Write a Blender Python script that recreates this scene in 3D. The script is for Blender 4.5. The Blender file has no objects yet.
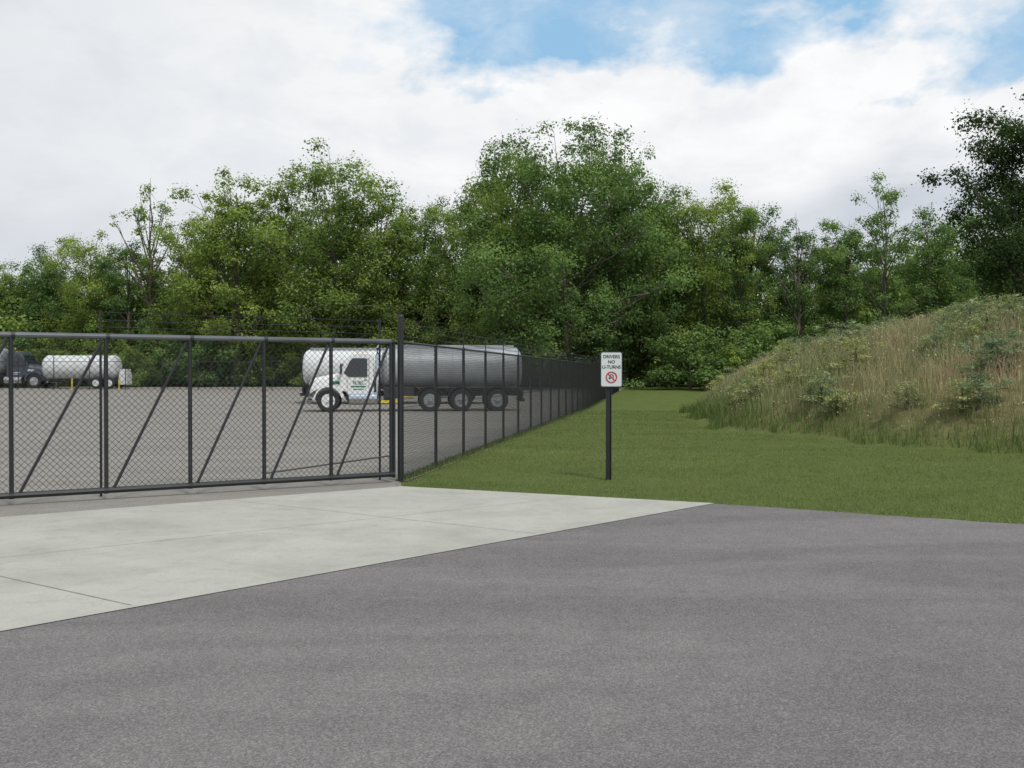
import bpy, bmesh, math, random
import numpy as np
from mathutils import Vector, Matrix
random.seed(7); rng=np.random.default_rng(11)
sc=bpy.context.scene
sc.view_settings.view_transform='Standard'; sc.view_settings.look='None'; sc.view_settings.exposure=0
COL=sc.collection
H0=1.75; HZ=374.0; F=1000.0
def P(x,y):
    D=H0/((y-HZ)/F); return ((x-512)/F*D, D)

# ------------------------------------------------------------ materials
def newmat(name):
    m=bpy.data.materials.new(name); m.use_nodes=True
    nt=m.node_tree; nt.nodes.clear()
    out=nt.nodes.new('ShaderNodeOutputMaterial')
    return m,nt,out
def N(nt,t,**k):
    n=nt.nodes.new(t)
    for a,v in k.items():
        setattr(n,a,v)
    return n
def noise(nt,scale,detail=4,rough=.55,vec=None,dist=0):
    n=N(nt,'ShaderNodeTexNoise'); n.inputs['Scale'].default_value=scale; n.inputs['Detail'].default_value=detail
    n.inputs['Roughness'].default_value=rough; n.inputs['Distortion'].default_value=dist
    if vec is not None: nt.links.new(vec,n.inputs['Vector'])
    return n
def ramp(nt,fac,stops):
    r=N(nt,'ShaderNodeValToRGB'); e=r.color_ramp.elements
    while len(e)<len(stops): e.new(0.5)
    for i,(p,c) in enumerate(stops):
        e[i].position=p; e[i].color=c if len(c)==4 else tuple(c)+(1,)
    nt.links.new(fac,r.inputs['Fac']); return r
def mixc(nt,a,b,fac,mode='MIX'):
    m=N(nt,'ShaderNodeMix'); m.data_type='RGBA'; m.blend_type=mode
    for s,v in ((m.inputs[6],a),(m.inputs[7],b),(m.inputs[0],fac)):
        if isinstance(v,(int,float)): s.default_value=v
        elif isinstance(v,tuple): s.default_value=v if len(v)==4 else v+(1,)
        else: nt.links.new(v,s)
    return m.outputs[2]
def simple(name,col,rough=.6,metal=0,var=.15,scale=3,bump=0,spec=.5):
    m,nt,out=newmat(name)
    b=N(nt,'ShaderNodeBsdfPrincipled'); tc=N(nt,'ShaderNodeTexCoord')
    n=noise(nt,scale,4,.6,tc.outputs['Object'])
    lo=tuple(c*(1-var) for c in col); hi=tuple(min(1,c*(1+var)) for c in col)
    r=ramp(nt,n.outputs['Fac'],[(.3,lo),(.7,hi)])
    nt.links.new(r.outputs['Color'],b.inputs['Base Color'])
    b.inputs['Roughness'].default_value=rough; b.inputs['Metallic'].default_value=metal
    b.inputs['Specular IOR Level'].default_value=spec
    if bump:
        bp=N(nt,'ShaderNodeBump'); bp.inputs['Strength'].default_value=bump; bp.inputs['Distance'].default_value=.02
        nt.links.new(n.outputs['Fac'],bp.inputs['Height']); nt.links.new(bp.outputs['Normal'],b.inputs['Normal'])
    nt.links.new(b.outputs[0],out.inputs['Surface'])
    return m
def asphalt(name,c0,c1,patch,lo,hi):
    m,nt,out=newmat(name)
    b=N(nt,'ShaderNodeBsdfPrincipled'); tc=N(nt,'ShaderNodeTexCoord'); o=tc.outputs['Object']
    fine=noise(nt,140,3,.75,o)
    v=N(nt,'ShaderNodeTexVoronoi'); v.inputs['Scale'].default_value=105; nt.links.new(o,v.inputs['Vector'])
    base=ramp(nt,fine.outputs['Fac'],[(.3,c0),(.72,c1)]).outputs['Color']
    sp=ramp(nt,v.outputs['Color'],[(.0,(lo,)*3),(.5,(1,)*3),(.95,(hi,)*3)])
    base=mixc(nt,base,sp.outputs['Color'],1.0,'MULTIPLY')
    med=noise(nt,2.2,6,.7,o,.6)
    base=mixc(nt,base,ramp(nt,med.outputs['Fac'],[(.32,(.91,.91,.91)),(.66,(1.06,1.055,1.05))]).outputs['Color'],1.0,'MULTIPLY')
    mp=N(nt,'ShaderNodeMapping'); mp.inputs['Rotation'].default_value=(0,0,math.radians(-62)); mp.inputs['Scale'].default_value=(.16,.8,1)
    nt.links.new(o,mp.inputs['Vector'])
    big=noise(nt,.8,4,.5,mp.outputs['Vector'],1.6)
    base=mixc(nt,base,ramp(nt,big.outputs['Fac'],[(.40,patch),(.60,(1.03,1.03,1.03))]).outputs['Color'],1.0,'MULTIPLY')
    nt.links.new(base,b.inputs['Base Color']); b.inputs['Roughness'].default_value=.95; b.inputs['Specular IOR Level'].default_value=.1
    bp=N(nt,'ShaderNodeBump'); bp.inputs['Strength'].default_value=.3; bp.inputs['Distance'].default_value=.004
    nt.links.new(fine.outputs['Fac'],bp.inputs['Height']); nt.links.new(bp.outputs['Normal'],b.inputs['Normal'])
    nt.links.new(b.outputs[0],out.inputs['Surface']); return m
M_road=asphalt('asphalt_road',(.122,.112,.109),(.240,.222,.215),(.87,.87,.875),.70,1.5)
M_yard=asphalt('asphalt_yard',(.195,.181,.160),(.325,.304,.272),(.9,.9,.9),.75,1.35)
def concrete():
    m,nt,out=newmat('concrete'); b=N(nt,'ShaderNodeBsdfPrincipled'); tc=N(nt,'ShaderNodeTexCoord'); o=tc.outputs['Object']
    f=noise(nt,60,4,.6,o); g=noise(nt,.8,6,.6,o,.5); s=noise(nt,4,5,.7,o)
    c=ramp(nt,f.outputs['Fac'],[(.3,(.385,.373,.325)),(.7,(.465,.450,.398))]).outputs['Color']
    c=mixc(nt,c,ramp(nt,g.outputs['Fac'],[(.3,(.83,.83,.82)),(.6,(1.03,1.03,1.03))]).outputs['Color'],1.0,'MULTIPLY')
    c=mixc(nt,c,ramp(nt,s.outputs['Fac'],[(.3,(.88,.88,.87)),(.5,(1,1,1))]).outputs['Color'],1.0,'MULTIPLY')
    nt.links.new(c,b.inputs['Base Color']); b.inputs['Roughness'].default_value=.85; b.inputs['Specular IOR Level'].default_value=.2
    bp=N(nt,'ShaderNodeBump'); bp.inputs['Strength'].default_value=.25; bp.inputs['Distance'].default_value=.005
    nt.links.new(f.outputs['Fac'],bp.inputs['Height']); nt.links.new(bp.outputs['Normal'],b.inputs['Normal'])
    nt.links.new(b.outputs[0],out.inputs['Surface']); return m
M_conc=concrete()
M_joint=simple('joint_sealant',(.26,.255,.225),.9,var=.3,scale=8)
M_edge=simple('edge_soil',(.14,.12,.08),.95,var=.4,scale=12,bump=.5)
M_black=simple('black_vinyl',(.018,.019,.021),.45,var=.2)
M_wire=simple('vinyl_wire',(.022,.024,.026),.5,var=.1)
M_rail=simple('sky_sheen_top_rail',(.11,.115,.12),.4,.2,var=.2)  # lighter than the black gate parts: sky highlight on the rail put into the colour
M_galv=simple('galvanised_rail',(.34,.35,.36),.5,.4,var=.12)
M_white=simple('white_paint',(.74,.75,.74),.3,var=.05,scale=2)
M_whitetank=simple('white_tank_paint',(.68,.69,.69),.35,var=.06,scale=1.5)
M_navy=simple('dark_paint',(.06,.07,.09),.3,var=.1)
M_alu=simple('aluminium_tank',(.36,.375,.39),.55,.4,var=.14,scale=1.2)
M_chrome=simple('chrome',(.62,.63,.65),.18,1,var=.05)
M_rubber=simple('tyre_rubber',(.022,.022,.023),.85,var=.2,scale=6,bump=.2)
M_frame=simple('chassis_black',(.03,.03,.032),.6,var=.3)
M_glass=simple('window_glass',(.02,.025,.03),.08,0,var=.1,spec=.8)
M_green=simple('green_livery',(.02,.16,.07),.4,var=.1)
M_yellow=simple('yellow_paint',(.62,.46,.06),.5,var=.15)
M_red=simple('red_paint',(.55,.03,.03),.5,var=.1)
M_signw=simple('sign_white',(.60,.64,.64),.45,var=.04)
M_ink=simple('sign_ink',(.03,.03,.035),.5,var=.05)
M_amber=simple('lamp_lens',(.7,.25,.03),.25,var=.05)
M_bark=simple('bark',(.12,.105,.08),.95,var=.45,scale=5,bump=.8)

def leafmat(name,stops,trans=.3):
    m,nt,out=newmat(name)
    a=N(nt,'ShaderNodeAttribute'); a.attribute_name='v'
    oi=N(nt,'ShaderNodeObjectInfo')
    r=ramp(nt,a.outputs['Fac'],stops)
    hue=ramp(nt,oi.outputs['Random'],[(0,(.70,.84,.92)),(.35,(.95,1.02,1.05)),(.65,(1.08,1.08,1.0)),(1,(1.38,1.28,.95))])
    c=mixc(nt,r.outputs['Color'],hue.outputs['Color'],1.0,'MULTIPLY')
    d=N(nt,'ShaderNodeBsdfDiffuse'); t=N(nt,'ShaderNodeBsdfTranslucent')
    nt.links.new(c,d.inputs['Color'])
    tc=mixc(nt,c,(1.3,1.4,.6),1.0,'MULTIPLY'); nt.links.new(tc,t.inputs['Color'])
    mx=N(nt,'ShaderNodeMixShader'); mx.inputs[0].default_value=trans
    nt.links.new(d.outputs[0],mx.inputs[1]); nt.links.new(t.outputs[0],mx.inputs[2])
    nt.links.new(mx.outputs[0],out.inputs['Surface']); return m
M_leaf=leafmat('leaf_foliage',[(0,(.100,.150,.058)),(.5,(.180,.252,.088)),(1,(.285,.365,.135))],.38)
M_leafd=leafmat('leaf_foliage_dark',[(0,(.022,.042,.022)),(.5,(.038,.065,.030)),(1,(.06,.095,.04))])
M_weed=leafmat('weed_foliage',[(0,(.20,.23,.13)),(.5,(.30,.33,.19)),(1,(.44,.46,.30))])
def vcolmat(name,trans=.3):
    m,nt,out=newmat(name)
    a=N(nt,'ShaderNodeAttribute'); a.attribute_name='gcol'
    d=N(nt,'ShaderNodeBsdfDiffuse'); t=N(nt,'ShaderNodeBsdfTranslucent')
    nt.links.new(a.outputs['Color'],d.inputs['Color']); nt.links.new(a.outputs['Color'],t.inputs['Color'])
    mx=N(nt,'ShaderNodeMixShader'); mx.inputs[0].default_value=trans
    nt.links.new(d.outputs[0],mx.inputs[1]); nt.links.new(t.outputs[0],mx.inputs[2])
    nt.links.new(mx.outputs[0],out.inputs['Surface']); return m
M_blade=vcolmat('grass_blades')
def groundmat():
    m,nt,out=newmat('ground_turf')
    a=N(nt,'ShaderNodeAttribute'); a.attribute_name='gcol'; tc=N(nt,'ShaderNodeTexCoord'); o=tc.outputs['Object']
    f=noise(nt,30,4,.75,o); g=noise(nt,1.5,5,.6,o)
    c=mixc(nt,a.outputs['Color'],ramp(nt,f.outputs['Fac'],[(.3,(.5,.52,.5)),(.7,(1.4,1.35,1.3))]).outputs['Color'],1.0,'MULTIPLY')
    c=mixc(nt,c,ramp(nt,g.outputs['Fac'],[(.3,(.85,.88,.8)),(.7,(1.14,1.08,1.1))]).outputs['Color'],1.0,'MULTIPLY')
    b=N(nt,'ShaderNodeBsdfPrincipled'); b.inputs['Roughness'].default_value=1; b.inputs['Specular IOR Level'].default_value=.05
    nt.links.new(c,b.inputs['Base Color'])
    bp=N(nt,'ShaderNodeBump'); bp.inputs['Strength'].default_value=.8; bp.inputs['Distance'].default_value=.04
    nt.links.new(f.outputs['Fac'],bp.inputs['Height']); nt.links.new(bp.outputs['Normal'],b.inputs['Normal'])
    nt.links.new(b.outputs[0],out.inputs['Surface']); return m
M_ground=groundmat()

# ------------------------------------------------------------ mesh helpers
def npmesh(name,verts,quads=None,tris=None,mat=None,fattr=None,vcol=None,smooth=False,mats=None,midx=None):
    me=bpy.data.meshes.new(name)
    nq=0 if quads is None else len(quads); ntv=0 if tris is None else len(tris)
    me.vertices.add(len(verts)); me.vertices.foreach_set('co',np.asarray(verts,dtype=np.float32).ravel())
    idx=[];
    if nq: idx.append(np.asarray(quads,dtype=np.int32).ravel())
    if ntv: idx.append(np.asarray(tris,dtype=np.int32).ravel())
    idx=np.concatenate(idx)
    me.loops.add(len(idx)); me.loops.foreach_set('vertex_index',idx)
    me.polygons.add(nq+ntv)
    st=np.concatenate([np.arange(nq)*4, nq*4+np.arange(ntv)*3]).astype(np.int32)
    me.polygons.foreach_set('loop_start',st)
    if mats:
        for m in mats: me.materials.append(m)
    elif mat: me.materials.append(mat)
    if midx is not None: me.polygons.foreach_set('material_index',np.asarray(midx,dtype=np.int32))
    me.update(calc_edges=True)
    if fattr is not None:
        a=me.attributes.new('v','FLOAT','FACE'); a.data.foreach_set('value',np.asarray(fattr,dtype=np.float32))
    if vcol is not None:
        a=me.attributes.new('gcol','FLOAT_COLOR','POINT')
        c=np.ones((len(verts),4),dtype=np.float32); c[:,:3]=vcol; a.data.foreach_set('color',c.ravel())
    if smooth: me.polygons.foreach_set('use_smooth',np.ones(nq+ntv,dtype=bool))
    return me
def addobj(name,me,parent=None,loc=(0,0,0),rot=0,scale=None):
    o=bpy.data.objects.new(name,me); COL.objects.link(o); o.location=loc; o.rotation_euler=(0,0,rot)
    if scale is not None: o.scale=scale
    if parent: o.parent=parent
    return o
def empty(name,loc=(0,0,0),rot=0,scale=1):
    o=bpy.data.objects.new(name,None); COL.objects.link(o); o.location=loc; o.rotation_euler=(0,0,rot); o.scale=(scale,)*3; o.empty_display_size=.3
    return o
class Buf:
    def __init__(s): s.v=[]; s.f=[]
    def add(s,v,f):
        n=len(s.v); s.v+= [tuple(p) for p in v]; s.f+=[tuple(i+n for i in q) for q in f]
    def box(s,x0,x1,y0,y1,z0,z1):
        s.add([(x0,y0,z0),(x1,y0,z0),(x1,y1,z0),(x0,y1,z0),(x0,y0,z1),(x1,y0,z1),(x1,y1,z1),(x0,y1,z1)],
              [(0,3,2,1),(4,5,6,7),(0,1,5,4),(1,2,6,5),(2,3,7,6),(3,0,4,7)])
    def tube(s,pts,rad,n=8,cap=True):
        pts=[Vector(p) for p in pts]
        if not hasattr(rad,'__len__'): rad=[rad]*len(pts)
        V=[];Fc=[]
        for i,p in enumerate(pts):
            d=(pts[min(i+1,len(pts)-1)]-pts[max(i-1,0)]).normalized()
            u=d.cross(Vector((0,0,1)))
            if u.length<.05: u=d.cross(Vector((1,0,0)))
            u.normalize(); w=d.cross(u)
            for k in range(n):
                a=2*math.pi*k/n; V.append(p+(u*math.cos(a)+w*math.sin(a))*rad[i])
        for i in range(len(pts)-1):
            for k in range(n):
                k2=(k+1)%n; Fc.append((i*n+k,i*n+k2,(i+1)*n+k2,(i+1)*n+k))
        if cap:
            Fc.append(tuple(range(n))[::-1]); Fc.append(tuple((len(pts)-1)*n+k for k in range(n)))
        s.add(V,Fc)
    def prism(s,prof,y0,y1,yf=None):
        n=len(prof); V=[]
        for y in (y0,y1):
            for x,z in prof: V.append((x,y*(yf(z) if yf else 1),z))
        s.add(V,[tuple(range(n)),tuple(range(2*n-1,n-1,-1))]+[(i,i+n,(i+1)%n+n,(i+1)%n) for i in range(n)])
    def loft(s,secs,n=24,ex=4):
        V=[];Fc=[]
        for x,hw,zb,zt in secs:
            for k in range(n):
                a=2*math.pi*(k+.5)/n; c,si=math.cos(a),math.sin(a)
                V.append((x,hw*math.copysign(abs(c)**(2/ex),c),(zb+zt)/2+(zt-zb)/2*math.copysign(abs(si)**(2/ex),si)))
        m=len(secs)
        for i in range(m-1):
            for k in range(n):
                k2=(k+1)%n; Fc.append((i*n+k,i*n+k2,(i+1)*n+k2,(i+1)*n+k))
        Fc.append(tuple(range(n))[::-1]); Fc.append(tuple((m-1)*n+k for k in range(n)))
        s.add(V,Fc)
    def lathe(s,c,prof,n=28):
        V=[];Fc=[];m=len(prof)
        for r,y in prof:
            for k in range(n):
                a=2*math.pi*k/n; V.append((c[0]+r*math.cos(a),c[1]+y,c[2]+r*math.sin(a)))
        for i in range(m-1):
            for k in range(n):
                k2=(k+1)%n; Fc.append((i*n+k,i*n+k2,(i+1)*n+k2,(i+1)*n+k))
        Fc.append(tuple(range(n))); Fc.append(tuple((m-1)*n+k for k in range(n))[::-1])
        s.add(V,Fc)
    def obj(s,name,mat,parent=None,bevel=0,smooth=False,loc=(0,0,0)):
        me=bpy.data.meshes.new(name); me.from_pydata(s.v,[],s.f); me.materials.append(mat)
        bm=bmesh.new(); bm.from_mesh(me); bmesh.ops.recalc_face_normals(bm,faces=bm.faces)
        if bevel or smooth:
            for e in bm.edges:
                if len(e.link_faces)==2 and e.calc_face_angle(0)>math.radians(35): e.smooth=False
            for f in bm.faces: f.smooth=smooth
        bm.to_mesh(me); bm.free()
        o=addobj(name,me,parent,loc)
        if bevel:
            b=o.modifiers.new('bevel','BEVEL'); b.width=bevel; b.segments=3; b.limit_method='ANGLE'; b.angle_limit=math.radians(35)
        return o

# ------------------------------------------------------------ terrain
mpoly=np.array([(60,2),(24,12),(16,17.5),(11.3,21.3),(9.4,24),(8.1,27.5),(6.6,31),(6.5,36),(8.0,46),(12.5,60),(30,72),(75,70),(90,20)],float)
def mound_d(X,Y):
    X=np.asarray(X,float);Y=np.asarray(Y,float)
    d=np.full(X.shape,1e9); ins=np.zeros(X.shape,bool); n=len(mpoly)
    for i in range(n):
        a=mpoly[i]; b=mpoly[(i+1)%n]; e=b-a
        t=np.clip(((X-a[0])*e[0]+(Y-a[1])*e[1])/(e@e),0,1)
        d=np.minimum(d,np.hypot(X-a[0]-t*e[0],Y-a[1]-t*e[1]))
        c=((a[1]>Y)!=(b[1]>Y)); xx=a[0]+(Y-a[1])/(e[1] if e[1]!=0 else 1e-9)*e[0]
        ins^=(c&(X<xx))
    return np.where(ins,d,-d)
def lfn(X,Y,s=1.0,ph=0):
    return (np.sin(X*.9*s+ph+1.3*np.sin(Y*.5*s+ph))+np.sin(Y*1.1*s-ph*2+1.7*np.sin(X*.37*s))+np.sin((X+Y)*.61*s+ph*3)+.6*np.sin((X*2.3-Y*1.9)*s+ph))/3.6
def base_h(Y): return np.clip((np.asarray(Y,float)-50)*.016,0,.64)
def hgt(X,Y):
    d=mound_d(X,Y); dd=np.maximum(d,0)
    m=4.15*(1-np.exp(-dd/6.0))*np.clip(dd/1.2,0,1)**.6+ .18*lfn(X,Y,.7)*np.clip(dd/3,0,1)
    return base_h(Y)+m
FB=np.array(P(400,482)); FD=np.array((.166,1.0))
def fence_x(Y): return FB[0]+FD[0]*(Y-FB[1])
xs=np.unique(np.concatenate([np.linspace(-500,-60,12),np.arange(-60,4,2.0),np.arange(4,45,.6),np.arange(45,100,3),np.linspace(100,500,10)]))
ys=np.unique(np.concatenate([np.linspace(-200,-5,8),np.arange(-5,14,2.),np.arange(14,50,.6),np.array([50.]),np.arange(50.6,78,.8),np.arange(78,90,2.),np.array([90.]),np.arange(92,140,6.),np.linspace(150,900,10)]))
X,Y=np.meshgrid(xs,ys); Z=hgt(X,Y)
V=np.stack([X,Y,Z],-1).reshape(-1,3); nx=len(xs); ny=len(ys)
ii=(np.arange(ny-1)[:,None]*nx+np.arange(nx-1)[None,:]).ravel()
Q=np.stack([ii,ii+1,ii+nx+1,ii+nx],1)
d=mound_d(X,Y).ravel(); Yf=Y.ravel(); Xf=X.ravel()
gc=np.tile(np.array([.115,.152,.048]),(len(V),1))
k=np.clip(d/1.5,0,1)[:,None]; gc=gc*(1-k)+np.array([.22,.195,.11])*k
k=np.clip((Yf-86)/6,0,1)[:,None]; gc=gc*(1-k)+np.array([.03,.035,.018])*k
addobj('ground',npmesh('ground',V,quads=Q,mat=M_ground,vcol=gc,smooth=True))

def sheet(name,pts,z,mat):
    me=bpy.data.meshes.new(name); me.from_pydata([(x,y,z) for x,y in pts],[],[tuple(range(len(pts)))]); me.materials.append(mat)
    return addobj(name,me)
A0=np.array(P(0,518)); A1=np.array(P(402,487)); A2=np.array(P(715,504)); A3=np.array(P(1024,525)); Anear=np.array(P(0,633))
dl=(A1-A0); AL=A0-dl*6
A4=A3+(A3-A2)*8; 
ge=[]
for seg in ((A1,A2),(A2,A3),(A3,A4)):
    n=max(6,int(np.linalg.norm(seg[1]-seg[0])/.25))
    for i in range(1,n+1):
        p=seg[0]+(seg[1]-seg[0])*i/n; nrm=np.array([.45,.9]); ge.append(p+nrm*.03*math.sin(i*1.7+math.sin(i*.6)*3))
road=[tuple(AL),tuple(A0),tuple(A1)]+[tuple(p) for p in ge]+[(60,-25),(-60,-25)]
sheet('road',road,.004,M_road)
nd=(A2-Anear); ND=nd/np.linalg.norm(nd)
ANL=Anear-ND*14
apr=[tuple(A0-dl*1.8),tuple(A0),tuple(A1),tuple(A2),tuple(Anear),tuple(ANL)]
sheet('concrete_driveway',apr,.010,M_conc)
b=Buf()
def strip(p,q,w,z):
    p=np.array(p);q=np.array(q);t=(q-p)/np.linalg.norm(q-p); s_=np.array([-t[1],t[0]])*w/2
    b.add([(*(p-s_),z),(*(q-s_),z),(*(q+s_),z),(*(p+s_),z)],[(0,1,2,3)])
J0=np.array(P(130,607)); J1=np.array(P(0,578)); jd=(J1-J0)/np.linalg.norm(J1-J0)
gd=dl/np.linalg.norm(dl)
for off in (-4.2,0,4.6):
    p=J0+ND*off
    Mx=np.array([[jd[0],-gd[0]],[jd[1],-gd[1]]]); t=np.linalg.solve(Mx,A0-p)[0]
    strip(p,p+jd*(t-.02),.014 if off==0 else .008,.013)
m0=(Anear*.5+A0*.5); m1=(A2*.62+A1*.38)
strip(m0-(m1-m0)*.9,m1-(m1-m0)*.02,.008,.0145)
b.obj('driveway_joint',M_joint)
b=Buf()
YB=88.0
b2=[tuple(AL),tuple(A0),tuple(A1),(fence_x(FB[1]),FB[1]),(fence_x(50),50),(-90,50)]
b.add([(x,y,.007) for x,y in b2],[tuple(range(len(b2)))])
b.add([(-90,50,.007),(fence_x(50),50,.007),(fence_x(YB),YB,.007+.016*(YB-50)),(-90,YB,.007+.016*(YB-50))],[(0,1,2,3)])
b.obj('yard_pavement',M_yard)
b=Buf(); 
for i in range(40):
    y0=FB[1]+i*.9; y1=y0+.9
    b.add([(fence_x(y0)-.05,y0,.012+float(base_h(y0))),(fence_x(y0)+.12,y0,.012+float(base_h(y0))),(fence_x(y1)+.12,y1,.012+float(base_h(y1))),(fence_x(y1)-.05,y1,.012+float(base_h(y1)))],[(0,1,2,3)])
b.obj('fence_soil_strip',M_edge)

# ------------------------------------------------------------ chain link
def chainlink(name,p0,dirv,L,z0,z1,parent,sp=.085,w=.0055):
    Hh=z1-z0; segs=[]
    for sgn in (1,-1):
        n=int((L+Hh)/sp)+1
        for k in range(n):
            a=-Hh+k*sp
            s0,s1=max(a,0),min(a+Hh,L)
            if s1-s0<.02: continue
            h0,h1=s0-a,s1-a
            if sgn<0: h0,h1=Hh-h0,Hh-h1
            segs.append((s0,h0,s1,h1,sgn))
    S=np.array(segs); n=len(S)
    dx,dy=dirv; nrm=np.array([-dy,dx,0.])
    def pt(s,h):
        x=p0[0]+dx*s; y=p0[1]+dy*s; zb=base_h(y)
        return np.stack([x,y,z0+h+zb],1)
    a=pt(S[:,0],S[:,1])+nrm*(S[:,4:5]*w*.3); c=pt(S[:,2],S[:,3])+nrm*(S[:,4:5]*w*.3)
    t=c-a; t/=np.linalg.norm(t,axis=1)[:,None]; u=np.cross(t,nrm); u/=np.linalg.norm(u,axis=1)[:,None]
    offs=[u*w/2,nrm[None]*w/2+0*u,-u*w/2,-nrm[None]*w/2+0*u]
    V=np.concatenate([a+o for o in offs]+[c+o for o in offs])
    I=np.arange(n); Q=[]
    for k in range(4):
        k2=(k+1)%4; Q.append(np.stack([I+k*n,I+k2*n,I+(4+k2)*n,I+(4+k)*n],1))
    return addobj(name,npmesh(name,V,quads=np.concatenate(Q),mat=M_wire),parent)

G0=np.array(P(0,507)); G1=np.array(P(391,483)); gdir=(G1-G0)/np.linalg.norm(G1-G0)
def gat(px):
    k=(px-512)/F
    return (k*G0[1]-G0[0])/(gdir[0]-k*gdir[1])
gate=empty('sliding_gate')
S_=[gat(x) for x in (11,106,190,264,331,391)]
first=[S_[0]-(S_[1]-S_[0])*i for i in (3,2,1)]
S_=first+S_
def gp(s,z,off=0): return (G0[0]+gdir[0]*s-gdir[1]*off,G0[1]+gdir[1]*s+gdir[0]*off,z)
ZT,ZB=2.25,.14
b=Buf(); 
for s in S_: b.tube([gp(s,ZB),gp(s,ZT)],.030,8)
b.tube([gp(S_[-1]+.05,ZB-.06),gp(S_[-1]+.05,ZT)],.026,8)
b.obj('upright',M_black,gate,smooth=True)
b=Buf()
for i in range(len(S_)-1):
    b.tube([gp(S_[i]+.10,ZB+.03),gp(S_[i+1]-.05,ZT-.05)],.021,8)
b.obj('brace',M_black,gate,smooth=True)
b=Buf(); b.tube([gp(S_[0]-1,ZB),gp(S_[-1]+.06,ZB)],.042,8); b.tube([gp(S_[-3],ZB+.12),gp(S_[-1],ZB+.3)],.014,6); b.obj('bottom_rail',M_black,gate,smooth=True)
b=Buf(); b.tube([gp(S_[0]-1,ZT+.02),gp(S_[-1]+.06,ZT+.02)],.040,10); b.obj('top_rail',M_rail,gate,smooth=True)
b=Buf()
for s in S_:
    b.tube([gp(s,ZT+.02),gp(s+.05,ZT+.02)],.046,10); b.tube([gp(s-.03,ZB),gp(s+.03,ZB)],.048,10)
    for z in np.arange(.35,2.2,.38): b.tube([gp(s,z),gp(s,z+.012)],.035,8)
b.obj('clamps_and_ties',M_black,gate)
chainlink('chain_mesh',gp(S_[0],0,.035)[:2],tuple(gdir),S_[-1]-S_[0],ZB,ZT,gate,sp=.088,w=.0055)
b=Buf()
pg=gp(S_[-1]+.22,0,.10)
b.tube([(pg[0],pg[1],0),(pg[0],pg[1],2.68)],.046,12); b.tube([(pg[0],pg[1],2.68),(pg[0],pg[1],2.72)],[.052,.02],12)
b.obj('gate_post',M_black,None,smooth=True)

fence=empty('chain_link_fence')
Fd=FD/np.linalg.norm(FD); FLn=float((76-FB[1])/Fd[1])
def fp(s,z,off=0):
    y=FB[1]+Fd[1]*s; return (FB[0]+Fd[0]*s+off,y,z+float(base_h(y)))
b=Buf(); s=0; i=0
while s<FLn+.1:
    b.tube([fp(s,0),fp(s,2.30)],.030 if i else .042,8)
    b.tube([fp(s,2.30),fp(s,2.62)],.012,5); s+=2.43; i+=1
b.obj('posts',M_black,fence,smooth=True)
b=Buf()
for z,r in ((2.27,.022),(.08,.006),(1.2,.005)): b.tube([fp(0,z),fp((50-FB[1])/Fd[1],z),fp(FLn,z)],r,6)
b.obj('top_rail',M_black,fence,smooth=True)
chainlink('chain_mesh',fp(0,0,.03)[:2],tuple(Fd),FLn,.06,2.25,fence,sp=.075,w=.0055)
def barbs(name,fn,L,zs,parent):
    b=Buf()
    for z in zs:
        n=max(2,int(L/1.2)); b.tube([fn(L*i/n,z-.015*math.sin(i*math.pi*.5)**2) for i in range(n+1)],.004,4)
        for i in range(int(L/.13)):
            s=i*.13; p=Vector(fn(s,z)); q=Vector((random.uniform(-.02,.02),random.uniform(-.02,.02),random.choice((-.028,.028))))
            b.tube([p-q,p+q],.0025,3,cap=False)
    b.obj(name,M_wire,parent)
barbs('barbed_wire',fp,min(FLn,60),(2.38,2.49,2.60),fence)
bf=empty('chain_link_fence'); E=fp(FLn,0)
b=Buf()
L2=75
def bp_(s,z): 
    return (E[0]-s,E[1]+s*.10,z+float(base_h(E[1]+s*.10)))
s=0
while s<L2: b.tube([bp_(s,0),bp_(s,2.6)],.035,6); s+=3
for z,r in ((2.27,.022),(2.4,.006),(2.5,.006),(2.6,.006)): b.tube([bp_(i*L2/8,z) for i in range(9)],r,4)
b.obj('posts_and_rail',M_black,bf)
n_=math.hypot(1,.1)
chainlink('chain_mesh',(E[0],E[1]),(-1/n_,.1/n_),L2,.06,2.25,bf,sp=.12,w=.005)
def gf(s,z): return gp(S_[4]+s,z,.45)
bw=empty('barbed_wire_line')
barbs('strands',gf,S_[-1]-S_[4]+.1,(2.42,2.52,2.63),bw)
b=Buf()
for s in (0,(S_[-1]-S_[4])):
    p=gf(s,0); b.tube([(p[0],p[1],0),(p[0],p[1],2.66)],.018,8)
b.obj('line_posts',M_black,bw,smooth=True)

# ------------------------------------------------------------ sign
SX,SY=P(608.5,480)
sg=empty('traffic_sign',(SX,SY,0),math.radians(3))
b=Buf()
b.box(-.045,.045,-.012,.012,0,2.06)
b.box(-.045,-.033,-.045,-.012,0,1.50); b.box(.033,.045,-.045,-.012,0,1.50)
b.obj('post',M_black,sg,bevel=.003)
def rrect(x0,x1,z0,z1,r,n=6):
    pts=[]
    for cx,cz,a0 in ((x1-r,z1-r,0),(x0+r,z1-r,90),(x0+r,z0+r,180),(x1-r,z0+r,270)):
        for i in range(n+1):
            a=math.radians(a0+90*i/n); pts.append((cx+r*math.cos(a),cz+r*math.sin(a)))
    return pts
b=Buf(); b.prism(rrect(-.145,.225,1.53,2.12,.035),-.052,-.048); b.obj('panel_back',M_ink,sg)
b=Buf(); b.prism(rrect(-.128,.208,1.547,2.103,.028),-.056,-.0525); b.obj('panel_face',M_signw,sg)
cx=.04
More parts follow.
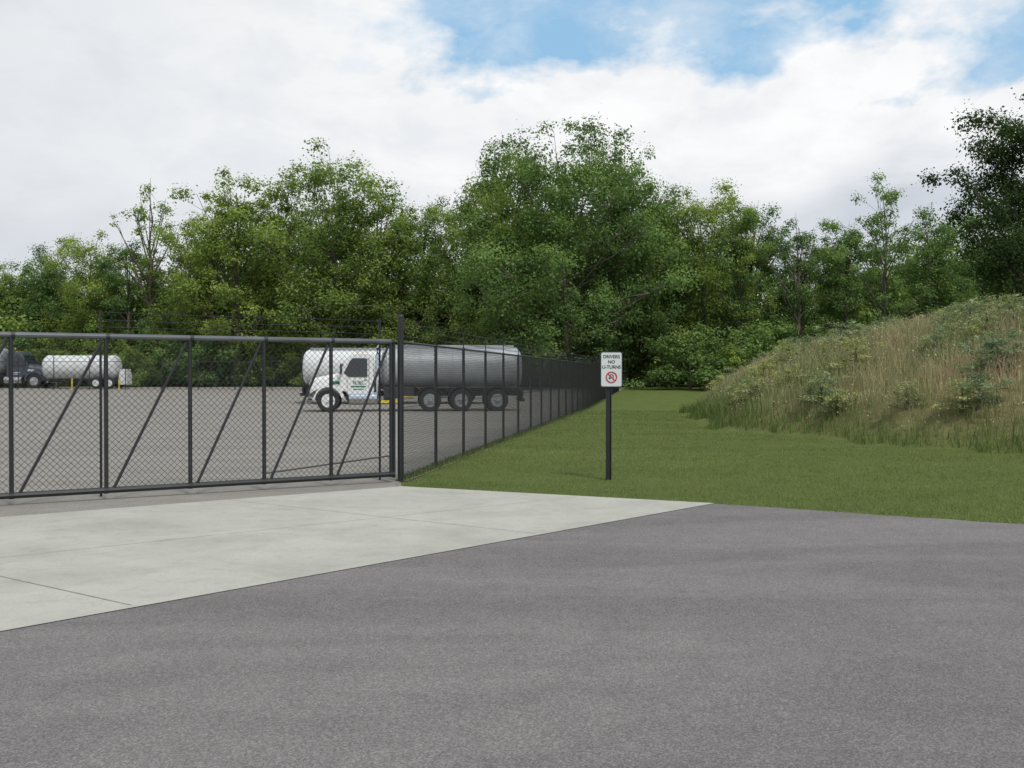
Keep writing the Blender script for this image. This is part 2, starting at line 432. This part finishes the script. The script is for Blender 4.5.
def text(s,z,size,mat,par,x=cx,y=-.058,rot=(math.pi/2,0,0),nm='lettering'):
    c=bpy.data.curves.new(nm,'FONT'); c.body=s; c.size=size; c.align_x='CENTER'; c.extrude=.0008; c.offset=.0015; c.materials.append(mat)
    o=bpy.data.objects.new(nm,c); COL.objects.link(o); o.location=(x,y,z); o.rotation_euler=rot; o.parent=par; return o
text('DRIVERS',2.01,.074,M_ink,sg); text('NO',1.925,.074,M_ink,sg); text('U-TURNS',1.84,.074,M_ink,sg)
b=Buf(); cz=1.70
ring=[(cx+.085*math.cos(a),-.06,cz+.085*math.sin(a)) for a in np.linspace(0,2*math.pi,29)]
b.tube(ring,.010,6); b.tube([(cx-.06,-.06,cz+.06),(cx+.06,-.06,cz-.06)],.008,6); b.obj('prohibition_ring',M_red,sg,smooth=True)
b=Buf(); b.tube([(cx+.03,-.058,cz-.05),(cx+.03,-.058,cz+.02),(cx+.015,-.058,cz+.04),(cx-.01,-.058,cz+.04),(cx-.028,-.058,cz+.02),(cx-.028,-.058,cz-.01)],.007,6)
b.add([(cx-.055,-.0575,cz-.01),(cx,-.0575,cz-.01),(cx-.028,-.0575,cz-.045)],[(0,1,2)]); b.obj('u_turn_arrow',M_ink,sg)

# ------------------------------------------------------------ trucks
def wheel(b_t,b_r,cx,cy,cz,r=.52,w=.27,out=-1):
    b_t.lathe((cx,cy,cz),[(r*.58,-w/2*.9),(r*.62,-w/2),(r*.92,-w/2),(r*.985,-w/2*.75),(r,-w/2*.4),(r,w/2*.4),(r*.985,w/2*.75),(r*.92,w/2),(r*.62,w/2),(r*.58,w/2*.9)],32)
    yo=cy+out*w/2*.82
    b_r.lathe((cx,yo,cz),[(r*.60,out*.03),(r*.55,out*.035),(r*.50,-out*.02),(r*.30,-out*.05),(r*.22,out*.02),(r*.17,out*.09),(r*.05,out*.10)],24)
def make_truck(name,loc,rot,scale,Mcab,Mtank,Mlivery,L=10.2,zs=3.0,axles=(5.75,7.2,8.9),bands=5):
    T=empty(name,loc,rot,scale)
    b=Buf(); b.box(.5,L-.15,-.46,-.36,.72,.96); b.box(.5,L-.15,.36,.46,.72,.96)
    for x in np.arange(1.5,L-.3,1.1): b.box(x,x+.1,-.36,.36,.75,.92)
    b.obj('chassis_frame',M_frame,T)
    yf=lambda z:1-.045*max(0,z-1.6)
    b=Buf(); b.prism([(1.62,.95),(1.55,1.78),(2.02,2.56),(2.14,2.68),(2.5,2.75),(3.0,2.74),(3.13,2.62),(3.16,.66),(2.05,.66),(1.85,.95)],-1.06,1.06,yf)
    b.obj('cab_body',Mcab,T,bevel=.05,smooth=True)
    b=Buf(); b.loft([(.20,.60,.82,1.38),(.26,.70,.74,1.50),(.50,.76,.70,1.60),(1.0,.86,.70,1.70),(1.62,1.0,.72,1.82)],28,4.5); b.obj('hood',Mcab,T,smooth=True)
    b=Buf()
    for sd in (-1,1):
        wc=(1.08,.54); pr=[]
        for i in range(15): a=math.radians(8+i*(180-8)/14); pr.append((wc[0]+.74*math.cos(a),wc[1]+.70*math.sin(a)+.02))
        pr.append((.12,.62)); pr.append((.30,.60))
        for i in range(14,-1,-1):
            a=math.radians(8+i*(180-8)/14); q=(wc[0]+.60*math.cos(a),wc[1]+.60*math.sin(a))
            if q[0]>.40: pr.append(q)
        b.prism(pr,sd*.62,sd*1.13)
    b.obj('fenders',Mcab,T,bevel=.03,smooth=True)
    b=Buf(); b.box(.0,.16,-1.14,1.14,.40,.70); b.obj('bumper',M_chrome,T,bevel=.04,smooth=True)
    b=Buf(); b.box(.165,.215,-.52,.52,.80,1.38); b.obj('grille_surround',M_chrome,T,bevel=.02)
    b=Buf()
    for i in range(8): b.box(.15,.163,-.46,.46,.84+i*.065,.87+i*.065)
    b.obj('grille_bars',M_frame,T)
    b=Buf()
    for sd in (-1,1): b.box(.26,.40,sd*.72,sd*1.02,.86,1.02)
    b.obj('headlights',M_signw,T,bevel=.03)
    b=Buf()
    d_=Vector((2.02-1.55,0,2.56-1.78)).normalized(); nn=Vector((-d_.z,0,d_.x))
    for y0,y1 in ((-.95,-.03),(.03,.95)):
        p=Vector((1.55,0,1.78))+nn*.008+d_*.07; q=p+d_*.76
        b.add([(p.x,y0,p.z),(p.x,y1,p.z),(q.x,y1*.97,q.z),(q.x,y0*.97,q.z)],[(0,1,2,3)])
    for sd in (-1,1):
        pts=[(1.78,1.80),(2.10,2.40),(2.22,2.48),(2.80,2.48),(2.86,2.42),(2.86,1.62),(2.0,1.62)]
        b.add([(x,sd*(1.06*yf(z)+.012),z) for x,z in pts],[tuple(range(len(pts)))])
    b.obj('windows',M_glass,T)
    b=Buf()
    for sd in (-1,1):
        for x0,x1,z0,z1 in ((1.93,1.945,.75,1.6),(2.93,2.945,.75,2.5),(1.94,2.93,.74,.755)): 
            y=sd*(1.06*yf((z0+z1)/2)+.004); b.box(x0,x1,min(y,y-sd*.02),max(y,y-sd*.02),z0,z1)
        y=sd*1.075; b.box(2.72,2.84,min(y,y-sd*.03),max(y,y-sd*.03),1.46,1.49)
        b.box(1.62,1.72,sd*1.28-.09,sd*1.28+.09,1.75,2.22); b.tube([(1.75,sd*1.03,2.25),(1.67,sd*1.28,2.20)],.012,5); b.tube([(1.72,sd*1.03,1.70),(1.67,sd*1.28,1.78)],.012,5)
    b.obj('mirrors_and_seams',M_frame,T,bevel=.004)
    b=Buf()
    for sd in (-1,1):
        y=sd*(1.06+.005)
        for x0,x1,z0,z1 in ((2.10,2.80,1.14,1.20),(2.2,2.7,1.03,1.07),(1.15,1.75,1.28,1.42)):
            yy=y if x0>1.5 else sd*.99
            b.add([(x0,yy,z1),(x1,yy,z1),(x1,yy,z0),(x0,yy,z0)],[(0,1,2,3)])
    b.obj('door_stripe',Mlivery,T)
    text('FUEL',1.27,.24,Mlivery,T,x=2.45,y=-1.068,nm='door_lettering')
    b=Buf()
    for sd in (-1,1):
        b.tube([(2.0,sd*.86,.62),(2.03,sd*.86,.62),(3.3,sd*.86,.62),(3.33,sd*.86,.62)],[.24,.29,.29,.24],18)
    b.obj('fuel_tanks',M_chrome,T,smooth=True)
    b=Buf()
    for sd in (-1,): b.tube([(3.32,sd*.95,.8),(3.32,sd*.95,2.6),(3.32,sd*.95,2.95),(3.42,sd*.95,3.08)],[.07,.10,.07,.07],12)
    b.obj('exhaust_stack',M_chrome,T,smooth=True)
    b=Buf(); 
    for x in (2.4,2.6,2.8): b.tube([(x-.06,0,2.79),(x+.06,0,2.79)],.03,6)
    b.obj('roof_lamps',M_amber,T)
    zc=(zs+1.02)/2; hh=(zs-1.02)/2; x0=3.48; x1=L-.05
    secs=[]
    for t,k in ((0,.30),(.03,.62),(.09,.83),(.18,.95),(.30,1.0)): secs.append((x0+t,1.19*k if k<1 else 1.19,zc-hh*k,zc+hh*k))
    secs+= [(x0+(x1-x0)*f,1.19,zc-hh,zc+hh) for f in (.25,.5,.75)]
    for t,k in ((.30,1.0),(.18,.95),(.09,.83),(.03,.62),(0,.30)): secs.append((x1-t,1.19*k,zc-hh*k,zc+hh*k))
    b=Buf(); b.loft(secs,40,2.35); b.obj('tank_barrel',Mtank,T,smooth=True)
    b=Buf()
    for i in range(bands):
        xx=x0+.3+(x1-x0-.6)*i/(bands-1); b.loft([(xx-.03,1.198,zc-hh-.008,zc+hh+.008),(xx-.025,1.21,zc-hh-.02,zc+hh+.02),(xx+.025,1.21,zc-hh-.02,zc+hh+.02),(xx+.03,1.198,zc-hh-.008,zc+hh+.008)],40,2.35)
    b.obj('tank_bands',Mtank,T,smooth=True)
    b=Buf(); b.box(x0+.5,x1-.4,-.42,-.38,zs-.02,zs+.12); b.box(x0+.5,x1-.4,.38,.42,zs-.02,zs+.12)
    for i in range(4):
        xx=x0+1+i*1.45; b.tube([(xx,0,zs-.03),(xx,0,zs+.08),(xx,0,zs+.10)],[.25,.25,.2],14)
    b.obj('catwalk_and_hatches',M_galv,T)
    b=Buf()
    for sd in (-1,1): 
        b.box(3.6,5.0,min(sd*.60,sd*1.15),max(sd*.60,sd*1.15),.62,1.16)
    b.obj('hose_cabinet',M_frame if Mtank is M_alu else Mtank,T,bevel=.03)
    b=Buf(); b.box(x0+.2,x1-.2,-.5,.5,.962,1.10)
    for x in (3.9,6.5,9.6): b.box(x,x+.12,-.95,.95,.97,1.25)
    b.obj('tank_cradle',M_frame,T)
    b=Buf()
    for sd in (-1,1):
        for ax in axles:
            pr=[(ax+.66*math.cos(a),.54+.64*math.sin(a)) for a in np.linspace(.35,math.pi-.35,13)]+[(ax+.63*math.cos(a),.54+.61*math.sin(a)) for a in np.linspace(math.pi-.35,.35,13)]
            b.prism(pr,sd*.55,sd*1.2)
        y=sd*1.12; b.tube([(5.1,y,1.12),(L-.3,y,1.12)],.035,6)
    b.obj('rear_fenders',M_frame,T)
    bt=Buf(); br=Buf(); brr=Buf()
    for sd in (-1,1):
        wheel(bt,br,1.08,sd*.98,.52,out=sd)
        for ax in axles:
            wheel(bt,brr,ax,sd*1.02,.52,out=sd,w=.26); wheel(bt,Buf(),ax,sd*.72,.52,out=sd,w=.26)
    bt.obj('tyres',M_rubber,T,smooth=True); br.obj('front_rims',M_chrome if Mcab is not M_white else M_whitetank,T,smooth=True)
    brr.obj('rear_rims',M_galv,T,smooth=True)
    b=Buf(); b.tube([(1.08,-.9,.52),(1.08,.9,.52)],.07,8)
    for ax in axles: b.tube([(ax,-.9,.52),(ax,.9,.52)],.09,8)
    b.box(L-.14,L-.02,-1.1,1.1,.45,.62); b.box(L-.1,L-.02,-.5,.5,.62,.96)
    for y in (-.25,.25): b.tube([(L+.03,y,.7),(L+.03,y,zs)],.018,6)
    for i in range(7): b.tube([(L+.03,-.25,.85+i*.3),(L+.03,.25,.85+i*.3)],.014,5)
    b.obj('axles_rear_bumper_ladder',M_frame,T)
    b=Buf()
    for y in (-.95,.95): b.box(L-.02,L+.015,y-.1,y+.1,.49,.58)
    for x in (5.2,7.5,9.9): b.box(x,x+.08,-1.165,-1.15,1.05,1.1)
    b.obj('marker_lamps',M_red,T)
    b=Buf(); b.box(3.4,4.45,-1.175,-1.155,.40,.54); b.box(4.4,5.0,-1.17,-1.15,.66,.72); b.obj('step_guard',M_yellow,T)
    return T
make_truck('tanker_truck',(-9.65,46.9,0),math.radians(7),1.0,M_white,M_alu,M_green)
make_truck('tanker_truck',(-1.5,56.2,.09),math.radians(180),1.0,M_white,M_whitetank,M_green)
z85=float(base_h(84))
make_truck('tanker_truck',(-39.1,85.5,z85+.01),math.radians(182),1.12,M_navy,M_alu,M_signw)
TT=empty('tank_trailer',(-38.9,83.5,z85+.01),0)
b=Buf(); zc,hh=1.75,.98; secs=[]
for t,k in ((0,.35),(.05,.68),(.14,.88),(.3,1)): secs.append((t,1.2*k,zc-hh*k,zc+hh*k))
for t,k in ((.3,1),(.14,.88),(.05,.68),(0,.35)): secs.append((6.1-t,1.2*k,zc-hh*k,zc+hh*k))
b.loft(secs,36,2.3); b.obj('barrel',M_whitetank,TT,smooth=True)
b=Buf()
for i in range(9):
    x=.4+i*.66; b.loft([(x-.05,1.21,zc-hh-.01,zc+hh+.01),(x-.04,1.25,zc-hh-.05,zc+hh+.05),(x+.04,1.25,zc-hh-.05,zc+hh+.05),(x+.05,1.21,zc-hh-.01,zc+hh+.01)],36,2.3)
b.obj('ribs',M_whitetank,TT,smooth=True)
b=Buf(); b.box(0,6.3,-.5,.5,.62,.76); b.tube([(1,0,.5),(1,0,.0)],.06); b.tube([(5.6,-.9,.4),(5.6,.9,.4)],.06)
b.obj('frame',M_frame,TT)
bt=Buf();br=Buf()
for x in (4.6,5.7):
    for sd in (-1,1): wheel(bt,br,x,sd*1.0,.45,.45,.26,sd)
bt.obj('tyres',M_rubber,TT,smooth=True); br.obj('rims',M_whitetank,TT,smooth=True)
b=Buf(); b.box(6.3,6.95,-.6,.6,.3,1.35); b.box(6.35,6.9,-.5,.5,1.35,1.6); b.obj('pump_box',M_whitetank,TT,bevel=.04)
for px in (72,119):
    Xb=(px-512)/F*81; b=Buf(); b.tube([(0,0,0),(0,0,.85),(0,0,.92)],[.07,.07,.04],12); zz=float(base_h(81))
    b.obj('bollard',M_yellow,None,smooth=True,loc=(Xb,81,zz))

# ------------------------------------------------------------ trees
def leaf_quads(C,size,rg,up=.4,outv=None):
    n=len(C); nr=rg.normal(size=(n,3)); nr/=np.linalg.norm(nr,axis=1)[:,None]
    nr[:,2]=np.abs(nr[:,2])*.7+up
    if outv is not None: nr+=outv*.6
    nr/=np.linalg.norm(nr,axis=1)[:,None]
    t=np.cross(nr,rg.normal(size=(n,3))); t/=np.linalg.norm(t,axis=1)[:,None]; w=np.cross(nr,t)
    s=size*rg.uniform(.6,1.25,n)[:,None]; t=t*s; w=w*s*.62
    V=np.stack([C-t*.5,C-w*.5+nr*s*.06,C+t*.5,C+w*.5+nr*s*.06],1).reshape(-1,3)
    return V,np.arange(4*n).reshape(n,4)
def make_tree(name,seed,H,R,cb=.25,nl=22,ns=5,npl=330,ls=.24,cr=.17,mat=M_leaf,lean=0.,flat=.7,wide=.55,th=.86):
    rg=np.random.default_rng(seed); b=Buf()
    tp=[np.array([0,0,-.3])]
    nst=8
    for i in range(1,nst+1):
        f=i/nst; tp.append(np.array([lean*H*f*f+rg.normal()*.012*H*f,rg.normal()*.012*H*f,H*th*f]))
    r0=.016*H+.03
    b.tube(tp,[r0*(1.25 if i==0 else 1)*(1-.88*i/nst) for i in range(nst+1)],8)
    def trunk(f):
        x=f*nst; i=min(int(x),nst-1); return tp[i]*(1-(x-i))+tp[i+1]*(x-i)
    LC=[];LV=[];OV=[]
    az=rg.uniform(0,6.28)
    for i in range(nl):
        t=cb+(1-cb)*((i+.5)/nl); az+=2.4+rg.normal()*.4
        f=(t-cb)/(1-cb)
        prof=(math.sin(math.pi*min(1,(f*.82+.16)))**wide)*(1.0-.15*f)
        Lh=R*prof*rg.uniform(.55,1.18)
        st=trunk(max(.1,t*.80-.05)); dirv=np.array([math.cos(az),math.sin(az),0])
        en=st+dirv*Lh; en[2]=H*(t*.93)+rg.normal()*.03*H+ (.02*H)
        en[2]=min(en[2],H*.97)
        mid=st*.5+en*.5+np.array([0,0,-.06*Lh]); rb=r0*.38*(1-.6*f)
        b.tube([st,mid,en],[rb,rb*.6,rb*.22],6)
        for j in range(ns):
            u=rg.uniform(.35,1.08); c=(mid*(1-(u-.5)*2)+en*((u-.5)*2)) if u>.5 else (st*(1-u*2)+mid*u*2)
            c=c+rg.normal(size=3)*np.array([.13,.13,.09])*R
            c[2]=min(c[2],H*.97)
            b.tube([mid*.4+en*.6,(mid*.2+en*.3+c*.5)+rg.normal(size=3)*.1,c],[rb*.28,rb*.18,rb*.08],4,cap=False)
            rc=R*cr*rg.uniform(.55,1.35); n=int(npl*rg.uniform(.6,1.3)*(rc/(R*cr))**1.6)
            dv=rg.normal(size=(n,3)); dv/=np.linalg.norm(dv,axis=1)[:,None]
            rr=rc*rg.uniform(0,1,n)**.5*(1+.35*rg.normal(size=n)*.5)
            wv=1+.35*np.sin(dv[:,0]*4+i)*np.sin(dv[:,1]*4+j)
            pts=c+dv*(rr*wv)[:,None]*np.array([1,1,flat])
            LC.append(pts); OV.append(dv)
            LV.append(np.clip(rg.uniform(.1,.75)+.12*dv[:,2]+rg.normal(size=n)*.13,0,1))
    C=np.concatenate(LC); OV=np.concatenate(OV); LV=np.concatenate(LV)
    keep=C[:,2]>.15; C=C[keep];OV=OV[keep];LV=LV[keep]
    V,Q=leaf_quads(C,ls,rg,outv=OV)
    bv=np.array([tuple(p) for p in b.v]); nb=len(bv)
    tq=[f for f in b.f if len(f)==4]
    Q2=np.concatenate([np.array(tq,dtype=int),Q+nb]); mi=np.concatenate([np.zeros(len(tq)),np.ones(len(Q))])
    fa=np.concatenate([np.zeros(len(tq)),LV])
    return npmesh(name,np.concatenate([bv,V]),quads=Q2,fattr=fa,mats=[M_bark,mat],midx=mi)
H_=18.
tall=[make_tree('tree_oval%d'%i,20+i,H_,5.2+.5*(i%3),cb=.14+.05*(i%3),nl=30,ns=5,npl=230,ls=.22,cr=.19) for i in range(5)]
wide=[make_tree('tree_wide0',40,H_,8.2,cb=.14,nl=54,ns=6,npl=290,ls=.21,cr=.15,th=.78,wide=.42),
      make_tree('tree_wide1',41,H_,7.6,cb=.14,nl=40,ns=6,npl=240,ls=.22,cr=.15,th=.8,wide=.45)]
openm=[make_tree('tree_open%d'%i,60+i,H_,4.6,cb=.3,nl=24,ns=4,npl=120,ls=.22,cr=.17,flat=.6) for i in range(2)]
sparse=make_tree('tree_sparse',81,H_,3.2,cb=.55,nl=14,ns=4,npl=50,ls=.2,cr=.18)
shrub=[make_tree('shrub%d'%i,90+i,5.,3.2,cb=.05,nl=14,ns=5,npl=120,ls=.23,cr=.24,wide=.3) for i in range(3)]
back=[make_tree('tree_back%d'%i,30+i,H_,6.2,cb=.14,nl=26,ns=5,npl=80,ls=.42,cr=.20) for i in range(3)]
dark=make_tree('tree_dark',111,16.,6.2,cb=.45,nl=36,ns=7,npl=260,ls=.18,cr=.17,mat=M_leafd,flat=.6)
weed=[make_tree('weed%d'%i,120+i,1.3,.55,cb=.05,nl=12,ns=4,npl=40,ls=.06,cr=.3,mat=M_weed,wide=.3) for i in range(2)]
def put(name,me,px,top,D,Hn=H_,parent=None,sx=1.0,rot=None):
    x=(px-512)/F*D; zb=float(base_h(D)); h=(HZ-top)/F*D+H0-zb; s=h/(Hn*.985)
    return addobj(name,me,parent,(x,D,zb),random.uniform(0,6.28) if rot is None else rot,(s*sx,s*sx,s))
TR=[(12,256,98,0,1),(48,243,97,1,1.0),(88,234,95,2,.95),(128,233,95,3,1),(190,215,94,4,1),(238,166,91,0,1.05),(288,176,93,1,1),(335,150,90,2,1.05),(378,178,91,3,1.0),(424,190,92,4,.95),
    (664,182,90,1,.85),(704,186,87,2,.9),(752,192,86,3,.95),(802,226,85,4,1),(846,206,84,0,.9),(934,204,83,1,1),(982,201,82,2,1.0),(1032,210,80,3,1.0)]
for px,top,D,k,sx in TR: put('deciduous_tree',tall[k],px,top,D,sx=sx)
put('deciduous_tree',wide[0],566,126,85,sx=.98,rot=1.0); put('deciduous_tree',wide[1],500,142,88,sx=.75); put('deciduous_tree',wide[1],625,142,88,sx=.72)
put('deciduous_tree',sparse,152,170,94); put('deciduous_tree',openm[0],886,176,82,sx=.8); put('deciduous_tree',openm[1],212,198,90,sx=.8)
put('deciduous_tree',openm[0],742,196,84,sx=.8); put('deciduous_tree',sparse,800,205,83)
addobj('deciduous_tree',dark,None,(27.4,51,0),3.1,(.92,.92,1.06))
sx_=[-500,0,60,110,150,200,240,290,340,390,430,455,480,560,640,670,720,770,800,850,890,950,1000,1500]
sy_=[250,265,250,246,245,235,205,202,188,210,220,228,185,160,180,210,210,220,240,225,215,222,228,230]
wood=empty('woodland')
for row,(D0,sp,fac) in enumerate(((101,5.2,.96),(113,6.5,.90))):
    Xc=-80
    while Xc<78:
        D=D0+random.uniform(-3,3); px=512+Xc/D*F; top=np.interp(px,sx_,sy_)+random.uniform(0,26)
        top=HZ-(HZ-top)*fac
        put('woodland_tree',random.choice(back),px,top,D,parent=wood,sx=random.uniform(.85,1.15)); Xc+=sp*random.uniform(.7,1.3)
und=empty('woodland_undergrowth')
Xc=-70
while Xc<62:
    D=random.uniform(78,88)
    if Xc<14: D=random.uniform(89,94)
    h=random.uniform(2.2,5.5); s=h/5
    addobj('undergrowth_shrub',random.choice(shrub),und,(Xc,D,float(base_h(D))),random.uniform(0,6.28),(s*1.15,s*1.15,s)); Xc+=random.uniform(1.4,3.0)
Xc=-75
while Xc<70:
    D=random.uniform(97,100); s=random.uniform(1.4,2.3)
    addobj('undergrowth_shrub',random.choice(shrub),und,(Xc,D,float(base_h(D))),random.uniform(0,6.28),(s,s,s)); Xc+=random.uniform(3,5)

# ------------------------------------------------------------ lawn blades
def blades(name,X,Y,h,w,col,lean=.35,seg=1):
    n=len(X); Z=hgt(X,Y); a=rng.uniform(0,2*math.pi,n); la=rng.uniform(0,2*math.pi,n); lm=np.abs(rng.normal(size=n))*lean*h
    B=np.stack([X,Y,Z-.01],1); s=np.stack([np.cos(a),np.sin(a),0*a],1)*(w/2)[:,None]
    T=B+np.stack([np.cos(la)*lm,np.sin(la)*lm,h],1)
    if seg==1:
        V=np.stack([B-s,B+s,T],1).reshape(-1,3); I=np.arange(3*n).reshape(n,3); c=np.repeat(col,3,axis=0)
        return addobj(name,npmesh(name,V,tris=I,mat=M_blade,vcol=c))
    Mi=B+np.stack([np.cos(la)*lm*.3,np.sin(la)*lm*.3,h*.55],1)
    V=np.stack([B-s,B+s,Mi+s*.8,Mi-s*.8,T],1).reshape(-1,3); k=np.arange(n)*5
    Q=np.stack([k,k+1,k+2,k+3],1); I=np.stack([k+3,k+2,k+4],1); c=np.repeat(col,5,axis=0)
    return addobj(name,npmesh(name,V,quads=Q,tris=I,mat=M_blade,vcol=c))
n=280000
r=rng.uniform(11,48,n); th=np.radians(rng.uniform(-9,36,n)); X=r*np.sin(th); Y=r*np.cos(th)
def edgeside(X,Y):
    e=np.interp(X,[A1[0],A2[0],A3[0],A4[0]],[A1[1],A2[1],A3[1],A4[1]]); return Y>e-.05+.06*lfn(X,Y,6)
k=(X>fence_x(Y)+.02)&edgeside(X,Y)&(mound_d(X,Y)<.4); X=X[k];Y=Y[k]; n=len(X)
pn=lfn(X,Y,.6)[:,None]; p2=lfn(X,Y,2.2,1.)[:,None]; p3=lfn(X*.6,Y*2.0,1.0,2.)[:,None]
c=np.array([.165,.212,.068])*(1+.22*pn+.18*p2+.16*p3)*rng.uniform(.6,1.4,n)[:,None]
dry=rng.random(n)<np.clip(.13+.18*p3[:,0],.03,.38); c[dry]=np.array([.29,.265,.13])*rng.uniform(.7,1.2,dry.sum())[:,None]
hh_=rng.uniform(.02,.055,n)*(1+.3*pn[:,0]); blades('lawn',X,Y,hh_,rng.uniform(.007,.013,n)*np.clip(np.hypot(X,Y)/18,1,2.5),np.clip(c,0,1),.8)
n=14000; s=rng.uniform(0,45,n)**1.0; Yy=FB[1]+s*Fd[1]; Xx=fence_x(Yy)+rng.normal(size=n)*.05
c=np.array([.13,.175,.06])*rng.uniform(.6,1.4,n)[:,None]
blades('fence_line_grass',Xx,Yy,rng.uniform(.05,.16,n),rng.uniform(.01,.02,n),c,.4)

# ------------------------------------------------------------ mound vegetation
n=290000
X=rng.uniform(5,40,n); Y=rng.uniform(12,66,n); d=mound_d(X,Y)+.6*lfn(X,Y,1.4,2.)
k=(d>0)&(d<16)&(X<Y*.75+3); X=X[k];Y=Y[k];d=d[k]; n=len(X)
pn=lfn(X,Y,.55,.7); p2=lfn(X,Y,1.7,2.2); p3=lfn(X,Y,4.,.2)
tan=np.array([.50,.45,.26]); grn=np.array([.20,.26,.10]); pink=np.array([.46,.34,.22]); lush=np.array([.12,.175,.05])
f=np.clip(.52+.65*pn+.5*p2+.2*rng.normal(size=n),0,1)[:,None]; f=f*np.clip((d-.3)/2.0,.1,1)[:,None]
c=grn*(1-f)+(tan*(1-.5*np.clip(p2+.5,0,1)[:,None])+pink*.5*np.clip(p2+.5,0,1)[:,None])*f
l=np.clip(1.2-d,0,1)[:,None]; c=c*(1-l)+lush*l
c*=rng.uniform(.6,1.3,n)[:,None]
h=(.28+.26*np.clip(d/3,0,1)+.16*p3+.16*p2)*rng.uniform(.55,1.4,n); h=np.clip(h,.12,1.2)
blades('tall_grass',X,Y,h,rng.uniform(.010,.020,n)*np.clip(Y/25,1,1.8),np.clip(c,0,1),.42,seg=2)
n2=26000; idx=rng.choice(n,n2,replace=False); Xs,Ys,hs,ds=X[idx],Y[idx],h[idx],d[idx]
k=ds>.6; Xs,Ys,hs=Xs[k],Ys[k],hs[k]; n2=len(Xs)
C=np.stack([Xs,Ys,hgt(Xs,Ys)+hs*rng.uniform(.8,1.05,n2)],1); Vq,Qq=leaf_quads(C,.06,rng)
c=np.tile(np.array([.46,.39,.25]),(n2,1))*rng.uniform(.6,1.3,n2)[:,None]; wf=lfn(Xs,Ys,1.,4.)>.5; wf&=rng.random(n2)<.4; c[wf]=(.58,.59,.52)
addobj('wildflowers',npmesh('wildflowers',Vq,quads=Qq,mat=M_blade,vcol=np.repeat(c,4,axis=0)))
wd=empty('mound_weeds')
cnt=0
while cnt<170:
    x=random.uniform(6,34); y=random.uniform(16,60); dd=float(mound_d(np.array([x]),np.array([y]))[0])
    if dd<.9 or dd>13 or x>y*.7: continue
    if float(lfn(np.array([x]),np.array([y]),.8,3.)[0])<.05 and random.random()<.75: continue
    s=random.uniform(.4,.95); addobj('weed_plant',random.choice(weed),wd,(x,y,float(hgt(np.array([x]),np.array([y]))[0])-.05),random.uniform(0,6.28),(s*1.5,s*1.5,s)); cnt+=1

# ------------------------------------------------------------ sky / light
w=bpy.data.worlds.new('World'); sc.world=w; w.use_nodes=True; nt=w.node_tree; nt.nodes.clear()
out=N(nt,'ShaderNodeOutputWorld'); bg=N(nt,'ShaderNodeBackground'); bg.inputs['Strength'].default_value=.1
SE,SA=math.radians(56),math.radians(150)
sky=N(nt,'ShaderNodeTexSky'); sky.sky_type='NISHITA'; sky.sun_disc=False; sky.sun_elevation=SE; sky.sun_rotation=SA
tc=N(nt,'ShaderNodeTexCoord'); dv=tc.outputs['Generated']
sep=N(nt,'ShaderNodeSeparateXYZ'); nt.links.new(dv,sep.inputs[0])
def mth(op,a,b=None,c=None,clamp=False):
    m=N(nt,'ShaderNodeMath'); m.operation=op; m.use_clamp=clamp
    for i,v in enumerate((a,b,c)):
        if v is None: continue
        if isinstance(v,(int,float)): m.inputs[i].default_value=v
        else: nt.links.new(v,m.inputs[i])
    return m.outputs[0]
mp=N(nt,'ShaderNodeMapping'); mp.inputs['Scale'].default_value=(1,1,1.9); mp.inputs['Location'].default_value=(3.1,.4,.2); nt.links.new(dv,mp.inputs['Vector'])
nA=noise(nt,6.5,7,.55,mp.outputs[0],.1); nB=noise(nt,2.6,5,.5,mp.outputs[0],.3); nC=noise(nt,9,7,.6,mp.outputs[0],.3)
z=sep.outputs['Z']; x=sep.outputs['X']
zz_=mth('SUBTRACT',mth('MULTIPLY_ADD',x,.035,z),.287)
t1=mth('MINIMUM',mth('MULTIPLY',zz_,38.0),.95)
t2=mth('MULTIPLY',mth('SUBTRACT',nA.outputs['Fac'],.5),8.5)
t3=mth('MULTIPLY',mth('ADD',x,.20),8.0,clamp=True)
blue=mth('ADD',t1,t2,clamp=True)
blue=mth('MULTIPLY',blue,t3,clamp=True)
blue=mth('MULTIPLY',blue,mth('MULTIPLY_ADD',nC.outputs['Fac'],-1.7,1.72,clamp=True),clamp=True)
cl=ramp(nt,nB.outputs['Fac'],[(.38,(6.6,6.95,7.5)),(.50,(8.4,8.55,8.8)),(.60,(9.5,9.55,9.6))]).outputs['Color']
cl2=ramp(nt,nC.outputs['Fac'],[(.36,(.90,.915,.94)),(.58,(1.03,1.03,1.03))]).outputs['Color']
cl=mixc(nt,cl,cl2,1.0,'MULTIPLY')
gl=mth('MULTIPLY_ADD',x,-1.2,.0,clamp=True)
cl=mixc(nt,cl,(6.4,6.8,7.3),gl)
skyc=mixc(nt,sky.outputs[0],(3.3,5.9,8.5),.85)
fin=mixc(nt,cl,skyc,blue)
nt.links.new(fin,bg.inputs['Color']); nt.links.new(bg.outputs[0],out.inputs['Surface'])
sun=bpy.data.lights.new('sun','SUN'); sun.energy=2.5; sun.angle=math.radians(10); sun.color=(1,.94,.84)
so=bpy.data.objects.new('sun',sun); COL.objects.link(so)
sd=Vector((math.sin(SA)*math.cos(SE),math.cos(SA)*math.cos(SE),math.sin(SE))); so.rotation_euler=sd.to_track_quat('Z','Y').to_euler()
cam=bpy.data.cameras.new('camera'); co=bpy.data.objects.new('camera',cam); COL.objects.link(co)
cam.sensor_width=36; cam.lens=F*36/1024; cam.clip_end=3000; cam.clip_start=.1
co.location=(0,0,H0); co.rotation_euler=(math.radians(90)-math.atan((384-HZ)/F),0,0)
sc.camera=co
